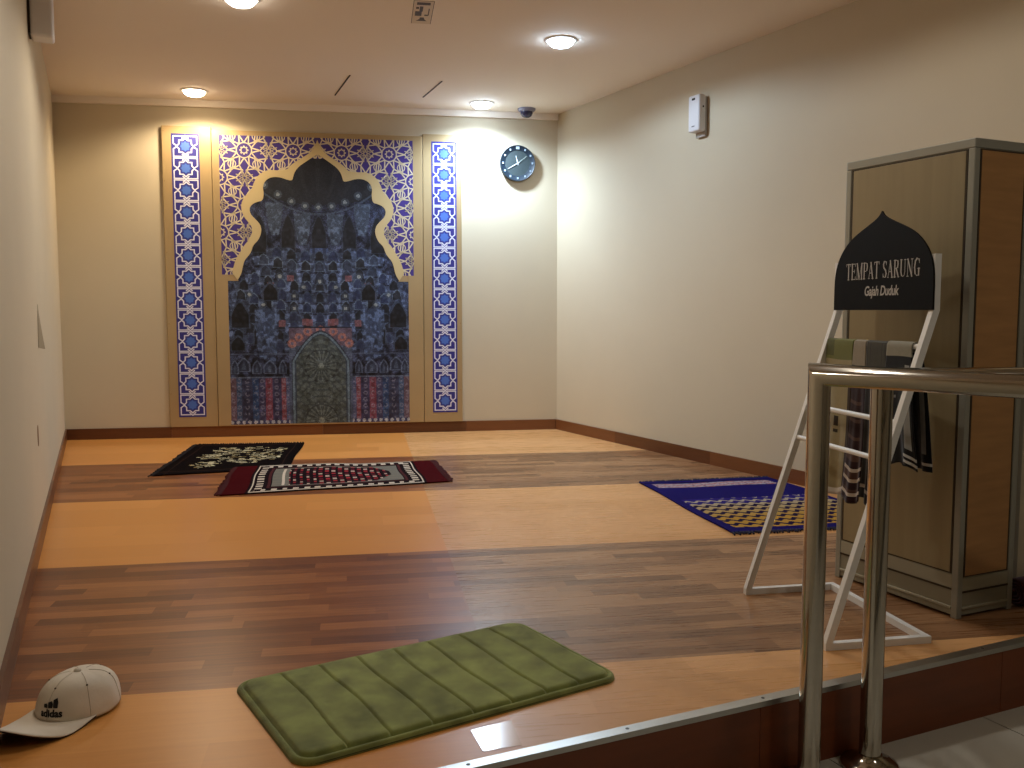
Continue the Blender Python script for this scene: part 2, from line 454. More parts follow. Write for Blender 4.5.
# lobed arch outline (left half, metres from the axis / height), inner and outer edge of the gold band
def c3(x, y): return (-(478-x)*.00163, .09+(423-(140+y/4.8))*.0081)
INN = [c3(*p) for p in [(478, 88), (452, 104), (420, 125), (388, 147), (368, 172), (360, 198), (357, 212), (335, 210), (300, 198), (262, 197), (232, 212), (217, 240), (222, 275), (216, 308), (190, 313), (165, 325), (152, 345), (158, 372), (182, 395), (203, 418), (208, 450), (192, 490), (167, 512), (158, 540), (148, 558), (125, 582), (116, 612), (108, 648), (90, 676), (48, 680)]]
OUT = [c3(*p) for p in [(478, 22), (466, 52), (445, 80), (400, 110), (352, 138), (335, 162), (296, 168), (250, 164), (205, 182), (176, 222), (166, 262), (128, 292), (112, 335), (124, 382), (158, 420), (166, 448), (150, 488), (126, 512), (108, 542), (86, 575), (74, 610), (66, 640)]]
def smooth(pts, k=2):
    for _ in range(k):
        out = [pts[0]]
        for a, b in zip(pts, pts[1:]):
            out += [(a[0]*.75+b[0]*.25, a[1]*.75+b[1]*.25), (a[0]*.25+b[0]*.75, a[1]*.25+b[1]*.75)]
        pts = out+[pts[-1]]
    return pts
INs = smooth(INN[:-1])+[INN[-1]]; OUs = smooth(OUT)
inn_z = INN[-1][1]
# band: strip from inner to outer, resampled by arc length
def resample(pts, n):
    P = np.array(pts); seg = np.r_[0, np.cumsum(np.linalg.norm(np.diff(P, axis=0), axis=1))]
    t = np.linspace(0, seg[-1], n); return np.stack([np.interp(t, seg, P[:, 0]), np.interp(t, seg, P[:, 1])], -1)
bm = bmesh.new(); NB = 150
A = resample(INs[:-1], NB); B = resample(OUs, NB)
for sg in (1, -1):
    prev = None
    for i in range(NB):
        # pair each inner point with the closest outer point, monotone
        vi = [bm.verts.new((PX+sg*A[i][0], TH-.0045, A[i][1])), bm.verts.new((PX+sg*B[i][0], TH-.0045, B[i][1])),
              bm.verts.new((PX+sg*A[i][0], TH+.0005, A[i][1])), bm.verts.new((PX+sg*B[i][0], TH+.0005, B[i][1]))]
        if prev:
            bm.faces.new((prev[0], prev[1], vi[1], vi[0])); bm.faces.new((prev[0], vi[0], vi[2], prev[2])); bm.faces.new((prev[1], prev[3], vi[3], vi[1]))
        prev = vi
# feet of the band, covering the ends of the lattice
pl('lobed_arch', fin(bm), mat('gold_band', (198, 178, 132), .5, .1))

# niche print ----------------------------------------------------------
nx, nz = 240, 360
X0, X1, Z0, Z1 = PX-.708, PX+.708, .098, 2.20
xs = np.linspace(X0, X1, nx+1); zs = np.linspace(Z0, Z1, nz+1)
GX, GZ = np.meshgrid(xs, zs); CX = (GX[:-1, :-1]+GX[1:, 1:])/2-PX; CZ = (GZ[:-1, :-1]+GZ[1:, 1:])/2
ax = np.abs(CX); img = np.zeros((nz, nx, 3))
r2 = np.random.RandomState(3)
half = r2.rand(nz, nx//2+1); nn_ = np.concatenate([half[:, ::-1], half], 1)[:, :nx]
def paint(mask, c, a=1.): img[mask] = img[mask]*(1-a)+np.array(c)*a
def sym(ny_, nx_):          # mirrored blotches of a given coarseness
    h_ = r2.rand(ny_, nx_); f_ = np.concatenate([h_[:, ::-1], h_], 1)
    iz = np.linspace(0, ny_-1.001, nz); ix = np.linspace(0, 2*nx_-1.001, nx)
    i0, j0 = iz.astype(int), ix.astype(int); fz, fx = (iz-i0)[:, None], (ix-j0)[None]; i1, j1 = np.minimum(i0+1, ny_-1), np.minimum(j0+1, 2*nx_-1)
    a0 = (f_[np.ix_(i0, j0)]*(1-fx)+f_[np.ix_(i0, j1)]*fx)*(1-fz)+(f_[np.ix_(i1, j0)]*(1-fx)+f_[np.ix_(i1, j1)]*fx)*fz; return np.clip(.5+(a0-.5)*1.5, 0, 1)
BL1, BL2 = sym(60, 22), sym(110, 40)
BL3 = sym(24, 9)
img[:] = (36, 42, 70)
img += (nn_[..., None]-.5)*np.array([26, 30, 46])+(BL1[..., None]-.5)*np.array([34, 36, 50])+(BL2[..., None]-.5)*np.array([30, 34, 44])+(BL3[..., None]-.6)*np.array([26, 28, 36])
# vault at the top: near black, faint ribs
paint(CZ > 1.84+.3*CX**2, (24, 26, 34), .85)
ang = np.arctan2(ax, CZ-1.62)
paint((CZ > 1.90) & (np.cos(ang*22) > .7), (40, 44, 54), .5)
# ring of lamps under the vault
for k in range(-4, 5):
    x = k*.104; z = 1.82+.0105*k*k
    d = np.hypot(CX-x, CZ-z)
    paint(d < .033, (66, 76, 96), .8); paint(d < .015, (150, 160, 176), .8)
paint((np.abs(CZ-(1.765+.9*CX**2)) < .008) & (ax < .46), (78, 92, 122), .7)
def arch(cx, z0, w, h, body, rim, both=True, rw_=.009, a=.9):
    """pointed niche with a paler rim"""
    for sx in ((-1, 1) if cx > .001 and both else (1,)):
        u = np.abs(CX-sx*cx)/(w/2); top = z0+h*(1-.45*np.clip(u, 0, 1)**1.6)
        mm = (u < 1) & (CZ > z0) & (CZ < top)
        u2 = np.abs(CX-sx*cx)/(w/2-rw_); top2 = z0+(h-rw_*1.3)*(1-.45*np.clip(u2, 0, 1)**1.6)
        mi = (u2 < 1) & (CZ > z0+rw_*.5) & (CZ < top2)
        paint(mm, rim, a); paint(mi, body, a)
def pend(cx, z1, w, h, c, a=.8):
    """hanging bracket that narrows downwards"""
    for sx in ((-1, 1) if cx > .001 else (1,)):
        t = (z1-CZ)/h; ok = (t > 0) & (t < 1) & (np.abs(CX-sx*cx) < w/2*(1-.55*t**2))
        paint(ok, c, a)
        ok2 = ok & (BL2 > .62); paint(ok2, tuple(min(255, v*1.45) for v in c), .6)
STEEL = (62, 78, 112); PALE = (98, 116, 150); DEEP = (10, 11, 20); NAVY = (28, 38, 78)
# upper niches and brackets
for cx, z1 in ((.127, 1.77), (.34, 1.85)): pend(cx, z1, .13, .25, (66, 78, 104), .85)
for cx in (0, .237, .46): arch(cx, 1.46, .12, .30, DEEP, (44, 52, 76))
pend(0, 1.50, .14, .13, (52, 66, 110)); pend(.30, 1.50, .16, .15, (48, 58, 86))
# tiers of stalactite cells
for zt, n, w, c, rm in ((1.44, 3, .11, NAVY, STEEL), (1.36, 4, .108, (32, 40, 66), PALE), (1.275, 4, .105, (30, 38, 62), STEEL), (1.20, 5, .100, NAVY, PALE), (1.115, 6, .098, (34, 44, 84), STEEL), (1.03, 6, .102, NAVY, PALE), (.95, 6, .104, (34, 42, 76), STEEL), (.87, 6, .104, (40, 50, 92), STEEL), (.79, 6, .108, NAVY, STEEL), (.71, 6, .106, (44, 54, 92), STEEL)):
    for k in range(n+1):
        cx = k*w; z = zt+.10*(cx/.6)**2
        body = DEEP if (k+int(zt*20)) % 2 == 0 else c
        arch(cx, z-.045, w*.78, .085, body, rm, a=.85, rw_=.0065)
        pend(cx+w/2, z+.02, w*.5, .075, tuple(int(v*(.8+.4*((k*7+int(zt*100)) % 3)/2)) for v in (70, 84, 122)), .75)
# bright star lamps in the corbels
for x, z in ((.310, 1.275), (.20, 1.12), (.545, 1.13), (.0, 1.235), (.125, 1.19), (.20, 1.02), (.44, 1.05)):
    d = np.hypot(ax-x, CZ-z); paint(d < .030, (66, 78, 104), .7); paint(d < .014, (170, 176, 186), .8)
# rosy touches
for x, z in ((.225, 1.26), (.42, 1.12), (.085, .905), (.115, .91), (.30, .90), (.38, 1.20)):
    paint((np.abs(ax-x) < .026) & (np.abs(CZ-z) < .026), (148, 90, 104), .75)
# the large dark side niches
for cx, z0, w, h in ((.62, .86, .15, .22), (.385, 1.08, .13, .15), (.50, .73, .05, .18), (.64, .68, .12, .13)):
    arch(cx, z0, w, h, (7, 7, 12), (54, 66, 96), rw_=.012)
for cx, z0, h in ((.45, .62, .40), (.38, .60, .42)): pend(cx, z0+h, .12, h, (66, 82, 122), .5)
for cx, z0, w in ((.60, .52, .10), (.40, .50, .10), (.30, .50, .06), (.50, .50, .07), (.67, .50, .06)):
    arch(cx, z0, w, .11, (26, 34, 60), (92, 104, 140)); arch(cx, z0+.01, w*.45, .07, (84, 96, 130), (50, 60, 90))
paint((np.abs(CZ-.47) < .006) & (ax > .25), (110, 124, 160), .8)
paint((np.abs(CZ-.66) < .005) & (ax > .25), (92, 104, 140), .6)
# dado of coloured strips
m = (CZ < .464) & (CZ > .13)
for a, b, c in ((.25, .275, (92, 100, 150)), (.275, .315, (148, 70, 84)), (.315, .385, (48, 42, 80)), (.385, .435, (138, 60, 82)), (.435, .49, (60, 54, 96)), (.49, .535, (44, 74, 130)), (.535, .62, (48, 50, 84)), (.62, .66, (62, 84, 130)), (.66, .71, (120, 90, 110))):
    paint(m & (ax > a) & (ax <= b), c, .85)
    cx = (a+b)/2
    pat = m & (np.abs(ax-cx) < (b-a)*.36) & (np.hypot(ax-cx, (CZ % .052)-.026) < .0175) & (np.hypot(ax-cx, (CZ % .052)-.026) > .008)
    paint(pat & (BL2 > .3), (140, 134, 160), .6)
m = (CZ <= .13); paint(m & (ax > .24), (52, 54, 104), .9)
paint(m & (ax > .24) & (np.hypot((ax % .045)-.0225, CZ-.114) < .014), (196, 196, 214), .9)
# rectangular surround and inner pointed door niche
paint((ax < .245) & (CZ < .865), (88, 100, 134), .8)
paint((ax < .245) & (CZ > .72) & (CZ < .865), (112, 86, 110), .75)
for x, z in ((.17, .79), (.10, .835), (.225, .74), (.0, .85)):
    d = np.hypot(ax-x, CZ-z); paint(d < .034, (190, 120, 112), .75); paint(d < .014, (90, 90, 130), .8)
paint((np.abs(CZ-.870) < .007) & (ax < .25), (20, 22, 40), .9)
def door(w, zs_, zt):
    u = ax/w; return (u < 1) & (CZ < zs_+(zt-zs_)*(1-np.clip(u, 0, 1)**1.7))
paint(door(.232, .60, .845), (34, 40, 62), 1); paint(door(.222, .60, .832), (104, 124, 150), 1)
paint(door(.205, .60, .815), (46, 58, 78), 1)
dd = door(.195, .60, .805); paint(dd, (58, 66, 72), 1)
for zc_, R in ((.56, .20), (.12, .20)):
    r = np.hypot(CX, CZ-zc_); th = np.arctan2(CX, CZ-zc_)
    paint(dd & (r < R*.62) & (np.cos(th*20+r*20) > .35), (118, 128, 132), .65)
    paint(dd & (r < .022), (150, 160, 165), .8)
    paint(dd & (np.abs(r-R*.64) < .006), (30, 36, 42), .7)
    paint(dd & (r > R*.66) & (np.cos(th*14)*np.cos(r*120) > .25), (92, 102, 104), .7)
paint((dd) & (np.abs(np.sin(CX*60)*np.sin(CZ*60)) > .72) & (CZ > .28) & (CZ < .42), (100, 110, 112), .6)
# fine mosaic speckle over everything
lz = CZ < 1.66
img[lz] += ((BL2[..., None]-.5)*np.array([24, 26, 32])+(BL1[..., None]-.45)*np.array([14, 16, 20]))[lz]
img *= (.80+.40*nn_[..., None])
img = img*.92+np.array([12, 12, 14]); img *= np.array([.86, .88, .84]); img = np.clip(img, 0, 255)
# keep faces inside the lobed outline
poly = [(a, b) for a, b in INs[:-1]]
# widen towards the band's middle so that the print runs under the band
mid = [((a[0]+b[0])/2, (a[1]+b[1])/2) for a, b in zip(A, B)]
mz = np.array([p[1] for p in mid]); keep = (CZ < inn_z)
P = [(p[0], p[1]) for p in mid]+[(-.62, inn_z), (0, inn_z)]
def inside(px, pz):
    res = np.zeros(px.shape, bool); n = len(P); j = n-1
    for i in range(n):
        xi, zi = P[i]; xj, zj = P[j]
        c = ((zi > pz) != (zj > pz)) & (px < (xj-xi)*(pz-zi)/((zj-zi) if abs(zj-zi) > 1e-12 else 1e-12)+xi)
        res ^= c; j = i
    return res
keep |= inside(-ax, CZ)
me = color_grid(nx, nz, GX, np.full_like(GX, TH-.003), GZ, img, keep)
pl('niche_print', me, vcmat('niche_print', .5, spec=.35))
# gold jambs that close the lattice below the arch
bm = bmesh.new()
box(bm, 1.158, PX-.706, TH-.0035, TH+.001, .092, 1.285+.0); box(bm, PX+.706, 2.778, TH-.0035, TH+.001, .092, 1.285)
pl('jamb', fin(bm), M_gold)
bm = bmesh.new()
for x in (.82, 2.82+.0, 3.085):
    pass
for x in (.80, 3.086):
    for z in (.35, .9, 1.45, 2.0, 2.38): lathe(bm, [(0, .001), (.004, 0)], 8, (x, 0, 0)) if False else box(bm, x-.003, x+.003, TH-.002, TH, z-.003, z+.003)
pl('screws', fin(bm), M_gold2)

# ------------------------------------------------------------------ clock
ck = thing('wall_clock', 'round teal wall clock with white hour marks on the far wall', 'clock', wp(3.563, 0, 2.208), ANG)
R = .146
def disc_prof(bm, prof, seg=56):
    """profile of (radius, distance from wall) around the local -y axis"""
    rings = []
    for r, d in prof:
        rings.append([bm.verts.new((r*math.sin(2*PI*j/seg), -d, r*math.cos(2*PI*j/seg))) for j in range(seg)] if r > 1e-6 else [bm.verts.new((0, -d, 0))])
    for a, b in zip(rings, rings[1:]):
        for j in range(seg):
            k = (j+1) % seg
            if len(b) == 1: bm.faces.new((a[j], a[k], b[0]))
            elif len(a) == 1: bm.faces.new((a[0], b[k], b[j]))
            else: bm.faces.new((a[j], a[k], b[k], b[j]))
bm = bmesh.new(); disc_prof(bm, [(0, .001), (R*.96, .001), (R, .006), (R, .040), (R*.97, .046), (R*.94, .042), (R*.72, .036), (R*.70, .032)])
link('case', fin(bm), mat('clock_case_teal', (12, 30, 44), .5), ck, smooth=True)
bm = bmesh.new(); disc_prof(bm, [(R*.71, .034), (0, .034)]); link('dial', fin(bm), mat('clock_dial', (40, 52, 54), .7, noise=(60, .2)), ck)
M_mark = mat('clock_marks', (150, 165, 176), .5)
for k in range(12):
    a = 2*PI*k/12; c = (R*.84*math.sin(a), R*.84*math.cos(a)); s_ = .0105 if k == 0 else .0075
    w = s_*1.3 if k == 0 else s_*.8
    bm = bmesh.new(); box(bm, c[0]-w, c[0]+w, -.0445, -.038, c[1]-s_, c[1]+s_)
    link('hour_mark', fin(bm), M_mark, ck)
def hand(name, a, L, w, d, c=(190, 196, 200)):
    bm = bmesh.new(); u = (math.sin(a), math.cos(a)); v = (u[1], -u[0])
    pts = [(-u[0]*.015+v[0]*w, -u[1]*.015+v[1]*w), (u[0]*L+v[0]*w*.4, u[1]*L+v[1]*w*.4), (u[0]*L-v[0]*w*.4, u[1]*L-v[1]*w*.4), (-u[0]*.015-v[0]*w, -u[1]*.015-v[1]*w)]
    f = [bm.verts.new((x, -d, z)) for x, z in pts]; g = [bm.verts.new((x, -d+.0015, z)) for x, z in pts]
    bm.faces.new(f); bm.faces.new(g[::-1])
    for i in range(4): bm.faces.new((f[i], g[i], g[(i+1) % 4], f[(i+1) % 4]))
    link(name, fin(bm), mat('hand_white', c, .5), ck)
hand('hour_hand', math.radians(-14), .062, .005, .038); hand('minute_hand', math.radians(-120), .095, .0042, .040)
hand('second_hand', math.radians(52), .098, .0015, .042, (190, 200, 190))

# ------------------------------------------------------------------ dome on the ceiling
t = thing('dome_camera', 'small grey dome camera on the ceiling near the far right corner', 'camera', (3.19, 6.66, ZC))
bm = bmesh.new(); lathe(bm, [(0, -.001), (.072, -.001), (.072, -.010), (.062, -.022), (.050, -.026)], 40); link('housing', fin(bm), mat('dome_grey', (128, 128, 150), .5), t, smooth=True)
bm = bmesh.new(); lathe(bm, [(.050, -.024), (.049, -.040), (.038, -.060), (.020, -.070), (0, -.073)], 40); link('dome', fin(bm), mat('dome_dark', (50, 50, 78), .2), t, smooth=True)

# ------------------------------------------------------------------ right wall dispenser
yw = 4.885; pr = rw(yw)
ra = math.atan2(RWD.y, RWD.x)+PI/2          # local +x into the wall, local y along it
fr = thing('air_freshener', 'white plastic air freshener dispenser on the right wall', 'dispenser', (pr.x, yw, 2.15), ra)
bm = bmesh.new(); box(bm, -.022, -.001, -.046, .046, -.03, .225, bev=.006); link('back_plate', fin(bm), mat('plate_grey', (170, 164, 158), .5), fr)
bm = bmesh.new(); box(bm, -.080, -.020, -.055, .055, 0, .232, bev=.014, seg=4)
link('body', fin(bm), M_plastic, fr, smooth=False)
bm = bmesh.new(); box(bm, -.0815, -.078, -.016, .016, .198, .212, bev=.001); link('nozzle', fin(bm), M_dark, fr)
bm = bmesh.new(); box(bm, -.0815, -.078, -.014, .014, .030, .038); link('latch', fin(bm), mat('latch_grey', (120, 116, 122), .5), fr)
bm = bmesh.new(); box(bm, -.050, -.040, -.0565, -.054, .148, .160); link('lock', fin(bm), M_dark, fr)

# box on the left wall, high up
t = thing('wall_box', 'pale plastic box mounted high on the left wall, cut by the photo top', 'wall box', (-.256, 4.98, 2.315))
bm = bmesh.new(); box(bm, .001, .012, .004, .12, .012, .30); link('mounting_plate', fin(bm), M_dark, t)
bm = bmesh.new(); box(bm, .010, .112, 0, .13, 0, .29, bev=.014, seg=4); link('housing', fin(bm), M_plastic, t)

# curled flap of wallpaper on the left wall and a brown scuff under it
def flap():
    bm = bmesh.new(); n = 8; rows = []
    for i in range(n+1):
        t_ = i/n; zz = 1.03-.20*t_; half_ = .004+.026*math.sin(PI*min(1, t_*1.25)*.5)
        r = []
        for j in range(5):
            u = j/4; lift = .002+.024*(t_**1.2)*(u)**1.5
            r.append(bm.verts.new((lift, 4.82+(u-.5)*2*half_-.04*t_, zz-.01*u)))
        rows.append(r)
    for a, b in zip(rows, rows[1:]):
        for j in range(4): bm.faces.new((a[j], a[j+1], b[j+1], b[j]))
    me = fin(bm); o = link('wallpaper_flap', me, mat('paper_back', (150, 136, 110), .8), loc=(-.2555, 0, 0), label='small curled flap of peeling wallpaper on the left wall', cat='peeling wallpaper')
    md = o.modifiers.new('s', 'SOLIDIFY'); md.thickness = .0012; return o
flap()
bm = bmesh.new(); prism(bm, [(4.46+.03*math.cos(a), .445+.052*math.sin(a)*(1 if math.sin(a) > 0 else .8)) for a in [i*PI/6 for i in range(12)]], 0, .002)
for v in bm.verts: v.co = (v.co.z, v.co.x, v.co.y)
link('trim_5', fin(bm), mat('scuff_brown', (128, 98, 66), .8), loc=(-.2558, 0, 0), kind='structure')

# ------------------------------------------------------------------ ceiling sticker
st = thing('ceiling_sticker', 'small printed sticker with dark marks stuck on the ceiling', 'sticker', (1.665, 4.79, ZC), math.radians(-16))
bm = bmesh.new(); box(bm, -.055, .055, -.19, .19, -.0012, 0); link('paper', fin(bm), mat('sticker_paper', (214, 200, 178), .6), st)
bm = bmesh.new()
for a, b in ((-.055, -.052), (.052, .055)): box(bm, a, b, -.19, .19, -.0018, -.0012)
box(bm, -.055, .055, -.19, -.186, -.0018, -.0012)
box(bm, -.036, .036, -.165, -.125, -.0018, -.0012)
box(bm, -.040, -.004, -.02, .055, -.0018, -.0012); box(bm, -.018, .0, -.10, -.02, -.0018, -.0012); box(bm, -.038, -.022, -.09, -.06, -.0018, -.0012)
box(bm, .030, .036, -.07, .04, -.0018, -.0012); box(bm, .012, .032, .03, .05, -.0018, -.0012)
prism(bm, [(-.03, .14), (.03, .14), (.015, .11), (.012, .08), (-.010, .08), (-.012, .11)], -.0018, -.0012)
link('printed_marks', fin(bm), mat('sticker_ink', (58, 42, 28), .6), st)

# ------------------------------------------------------------------ rugs
M_rug = vcmat('woven_rug', .95, 0, .12, (400, .5), spec=.03)
def rug(name, corners, nu, nv, colf, label, th=.006, z=.0005, wave=.003, fringe=None, fr_len=.03, seed=0, hfun=None):
    """corners: near-left, near-right, far-right, far-left (world xy). u along near edge, v towards far edge"""
    c = [Vector((*p, 0)) for p in corners]; o0 = (c[0]+c[1]+c[2]+c[3])/4
    t = thing(name, label, 'rug', (o0.x, o0.y, 0), 0, 'prayer rugs on the floor')
    rr = random.Random(seed)
    U, V = np.meshgrid(np.linspace(0, 1, nu+1), np.linspace(0, 1, nv+1))
    ph = rr.random()*6
    def pos(u, v):
        p = (1-v)*((1-u)*np.array(c[0][:2])+u*np.array(c[1][:2])) if False else None
    Xx = ((1-V)*((1-U)*c[0].x+U*c[1].x)+V*((1-U)*c[3].x+U*c[2].x))-o0.x
    Yy = ((1-V)*((1-U)*c[0].y+U*c[1].y)+V*((1-U)*c[3].y+U*c[2].y))-o0.y
    Xx += .004*np.sin(V*9+ph); Yy += .005*np.sin(U*8+ph)
    base = wave*(np.sin(U*11+ph)*np.sin(V*7+ph)+1)/2+z
    if hfun is not None: base = base+hfun(U, V)
    Zz = base+th
    uc, vc = (U[:-1, :-1]+U[1:, 1:])/2, (V[:-1, :-1]+V[1:, 1:])/2
    col = colf(uc, vc)
    me = color_grid(nu, nv, Xx, Yy, Zz, col)
    o = link('woven_field', me, M_rug, t)
    md = o.modifiers.new('s', 'SOLIDIFY'); md.thickness = th; md.offset = -1
    if fringe:
        for side in fringe['sides']:
            bm = bmesh.new(); n = fringe['n']
            for k in range(n):
                f = (k+.5)/n+rr.uniform(-.2, .2)/n
                if side == 'u0': a, b = (0, f), (-1, 0)
                if side == 'u1': a, b = (1, f), (1, 0)
                if side == 'v0': a, b = (f, 0), (0, -1)
                if side == 'v1': a, b = (f, 1), (0, 1)
                def wpos(u, v): return Vector(((1-v)*((1-u)*c[0].x+u*c[1].x)+v*((1-u)*c[3].x+u*c[2].x)-o0.x, (1-v)*((1-u)*c[0].y+u*c[1].y)+v*((1-u)*c[3].y+u*c[2].y)-o0.y, 0))
                p = wpos(*a); e = .01; dr = (wpos(a[0]+b[0]*e, a[1]+b[1]*e)-p).normalized(); sd = Vector((-dr.y, dr.x, 0))
                L = fr_len*rr.uniform(.6, 1.15); j = rr.uniform(-.35, .35)
                w = fringe.get('w', .004)
                hz = float(hfun(np.array(a[0]*1.), np.array(a[1]*1.))) if hfun is not None else 0
                p0 = p-dr*.006+Vector((0, 0, z+hz+th*.7)); p1 = p+dr*L*.5+sd*j*L*.4+Vector((0, 0, z+hz*.5+.008)); p2 = p+dr*L+sd*j*L+Vector((0, 0, z+.0035))
                tube(bm, [p0, p1, p2], w/2, 4, up0=(0, 0, 1))
            link('fringe', fin(bm), fringe['mat'], t)
    return t

def blend(base, mask, c): base[mask] = c
# 1 black rug with a pale gold sprig pattern
def col_black(u, v):
    C = np.zeros(u.shape+(3,)); C[:] = (14, 8, 8)
    r_ = np.random.RandomState(5)
    X = u*1.0; Yv = v*1.2
    f = np.zeros(u.shape)
    for cx, cy in ((.30, .30), (.27, .62), (.33, .90), (.62, .38), (.68, .66), (.58, .92), (.47, .50), (.45, .78), (.80, .5), (.82, .82)):
        a = np.arctan2(Yv-cy, X-cx); r = np.hypot(X-cx, Yv-cy)
        f = np.maximum(f, ((r < .13*(.55+.45*np.abs(np.cos(a*3+cx*9)))) & (np.abs(np.sin(r*75+a*3)) > .35)))
    n = r_.rand(*u.shape)
    n = np.repeat(n[:, ::4], 4, axis=1)[:, :u.shape[1]] if n.shape[1] % 4 == 0 else np.repeat(n[:, ::4], 4, axis=1)[:, :n.shape[1]]
    m = (f > 0) & (n > .6) & (u > .14) & (u < .88) & (v > .14) & (v < .86)
    blend(C, m, (150, 130, 84)); blend(C, m & (n > .72), (206, 196, 160)); blend(C, m & (n < .4), (104, 100, 66))
    edge = (np.abs(u-.07) < .008) | (np.abs(u-.93) < .008) | (np.abs(v-.07) < .008) | (np.abs(v-.93) < .008)
    blend(C, edge, (40, 26, 22)); return C
F_black = mat('fringe_black', (22, 12, 14), .9)
rug('prayer_rug', [(.275, 5.80), (1.07, 5.74), (1.396, 6.80), (.648, 7.03)], 90, 110, col_black,
    'black prayer rug with pale gold sprigs, partly under the maroon rug', seed=1, fringe=dict(sides=['v1', 'u0'], n=60, mat=F_black, w=.008), fr_len=.03)
# 2 maroon prayer rug
def col_red(u, v):
    C = np.zeros(u.shape+(3,)); C[:] = (62, 6, 11)
    x = u; inner = (x > .10) & (x < .90)
    x_ = (x-.10)/.80
    W, K, G, MR = (190, 176, 160), (24, 13, 17), (112, 108, 98), (96, 22, 30)
    blend(C, inner, K)
    b = np.minimum(np.minimum(x_*1.1, (1-x_)*1.1), np.minimum(v, 1-v)*.80)
    ring = inner & (b > .040) & (b < .085)
    per = np.where(np.minimum(x_, 1-x_)*1.1 < np.minimum(v, 1-v)*.8, v*12, x_*17)
    blend(C, ring & ((per % 1) > .28) & ((per % 1) < .78), W)
    blend(C, inner & (np.abs(b-.020) < .006), W)
    blend(C, inner & (np.abs(b-.118) < .007), (70, 34, 36))
    fld = inner & (b > .135); blend(C, fld, G)
    # stripes of the grey field
    blend(C, fld & ((v*30 % 1) > .7), (96, 94, 92))
    cen = fld & (x_ > .22) & (x_ < .82-np.abs(v-.5)*.28*0) & (np.abs(v-.5) < .30-.0*x_)
    tip = (x_ > .72) & (np.abs(v-.5) > (.86-x_)*2.1)
    cen &= ~tip
    blend(C, cen, K)
    cell = cen & (((x_*26 % 1) > .25) & ((x_*26 % 1) < .8)) & (((v*12 % 1) > .25) & ((v*12 % 1) < .8))
    blend(C, cell, (150, 46, 52)); odd = (np.floor(x_*26)+np.floor(v*12)) % 3
    blend(C, cell & (odd == 1), (176, 150, 138)); blend(C, cell & (odd == 2), (88, 24, 36))
    blend(C, fld & (x_ > .180) & (x_ < .192) & (np.abs(v-.5) < .30), W)
    return C
F_red = mat('fringe_maroon', (66, 7, 12), .9)
def h_red(U, V):   # lies over the corner of the black rug
    return .011*np.clip((V-.35)/.3, 0, 1)*np.clip((.62-U)/.15, 0, 1)
rug('prayer_rug', [(.572, 5.03), (1.84, 4.885), (1.985, 5.62), (.77, 5.84)], 160, 80, col_red,
    'maroon prayer rug with grey arch field and white diamond border', seed=2, th=.006, hfun=h_red, fringe=dict(sides=['u0', 'u1'], n=56, mat=F_red, w=.009), fr_len=.035)
# 3 blue rug
def col_blue(u, v):
    C = np.zeros(u.shape+(3,)); C[:] = (30, 24, 92)
    r_ = np.random.RandomState(9); n = r_.rand(*u.shape)
    band = (v > .84) & (v < .93) & (u > .05) & (u < .93)
    ph = np.abs(np.sin(u*48)*1.0+np.cos(v*150+u*20))
    blend(C, band, (168, 160, 170)); blend(C, band & (ph > .75) & (ph < 1.2), (70, 40, 80)); blend(C, band & (ph < .3), (176, 110, 104))
    blend(C, (np.abs(v-.955) < .012), (26, 18, 60))
    gold = (v > .06) & (v < .58) & (u > .05) & (u < .96)
    fade = np.clip((.58-v)/.14, 0, 1)
    wv = np.sin((v*1.28*76)+1.2*np.sin(u*88+v*9)+u*3)
    g = gold & (wv > -.15+1.0*(1-fade)*1.1)
    mixc = np.stack([np.full(u.shape, 178.), np.full(u.shape, 138.), np.full(u.shape, 62.)], -1)
    pale = np.stack([np.full(u.shape, 170.), np.full(u.shape, 158.), np.full(u.shape, 138.)], -1)
    w = np.clip((v-.22)/.28, 0, 1)[..., None]
    C[g] = (mixc*(1-w)+pale*w)[g]
    blend(C, gold & ~g, (34, 24, 58)); blend(C, gold & ~g & (v > .47), (44, 34, 110))
    return C
F_blue = mat('fringe_blue', (24, 18, 48), .9)
rug('prayer_rug', [(2.560, 3.205), (3.46, 2.985), (3.628, 4.205), (2.835, 4.385)], 150, 230, col_blue,
    'royal blue prayer rug with a golden rippled field beside the right wall', seed=3, fringe=dict(sides=['v1', 'v0'], n=60, mat=F_blue, w=.010), fr_len=.03)

# ------------------------------------------------------------------ green padded mat
mt = thing('foam_mat', 'thick olive green plush mat with stitched grooves near the step', 'mat', (.779, 2.23, 0), math.atan2(.132, .991))
LX, LY, RCN = .455, .262, .055
def rr_dist(x, y):
    qx, qy = np.abs(x)-(LX-RCN), np.abs(y)-(LY-RCN)
    return np.minimum(np.maximum(qx, qy), 0)+np.hypot(np.maximum(qx, 0), np.maximum(qy, 0))-RCN   # <0 inside
nu, nv = 360, 140
# warp a square grid onto the rounded rectangle
U, V = np.meshgrid(np.linspace(-1, 1, nu+1), np.linspace(-1, 1, nv+1))
Xm, Ym = U*LX, V*LY
d = rr_dist(Xm, Ym)
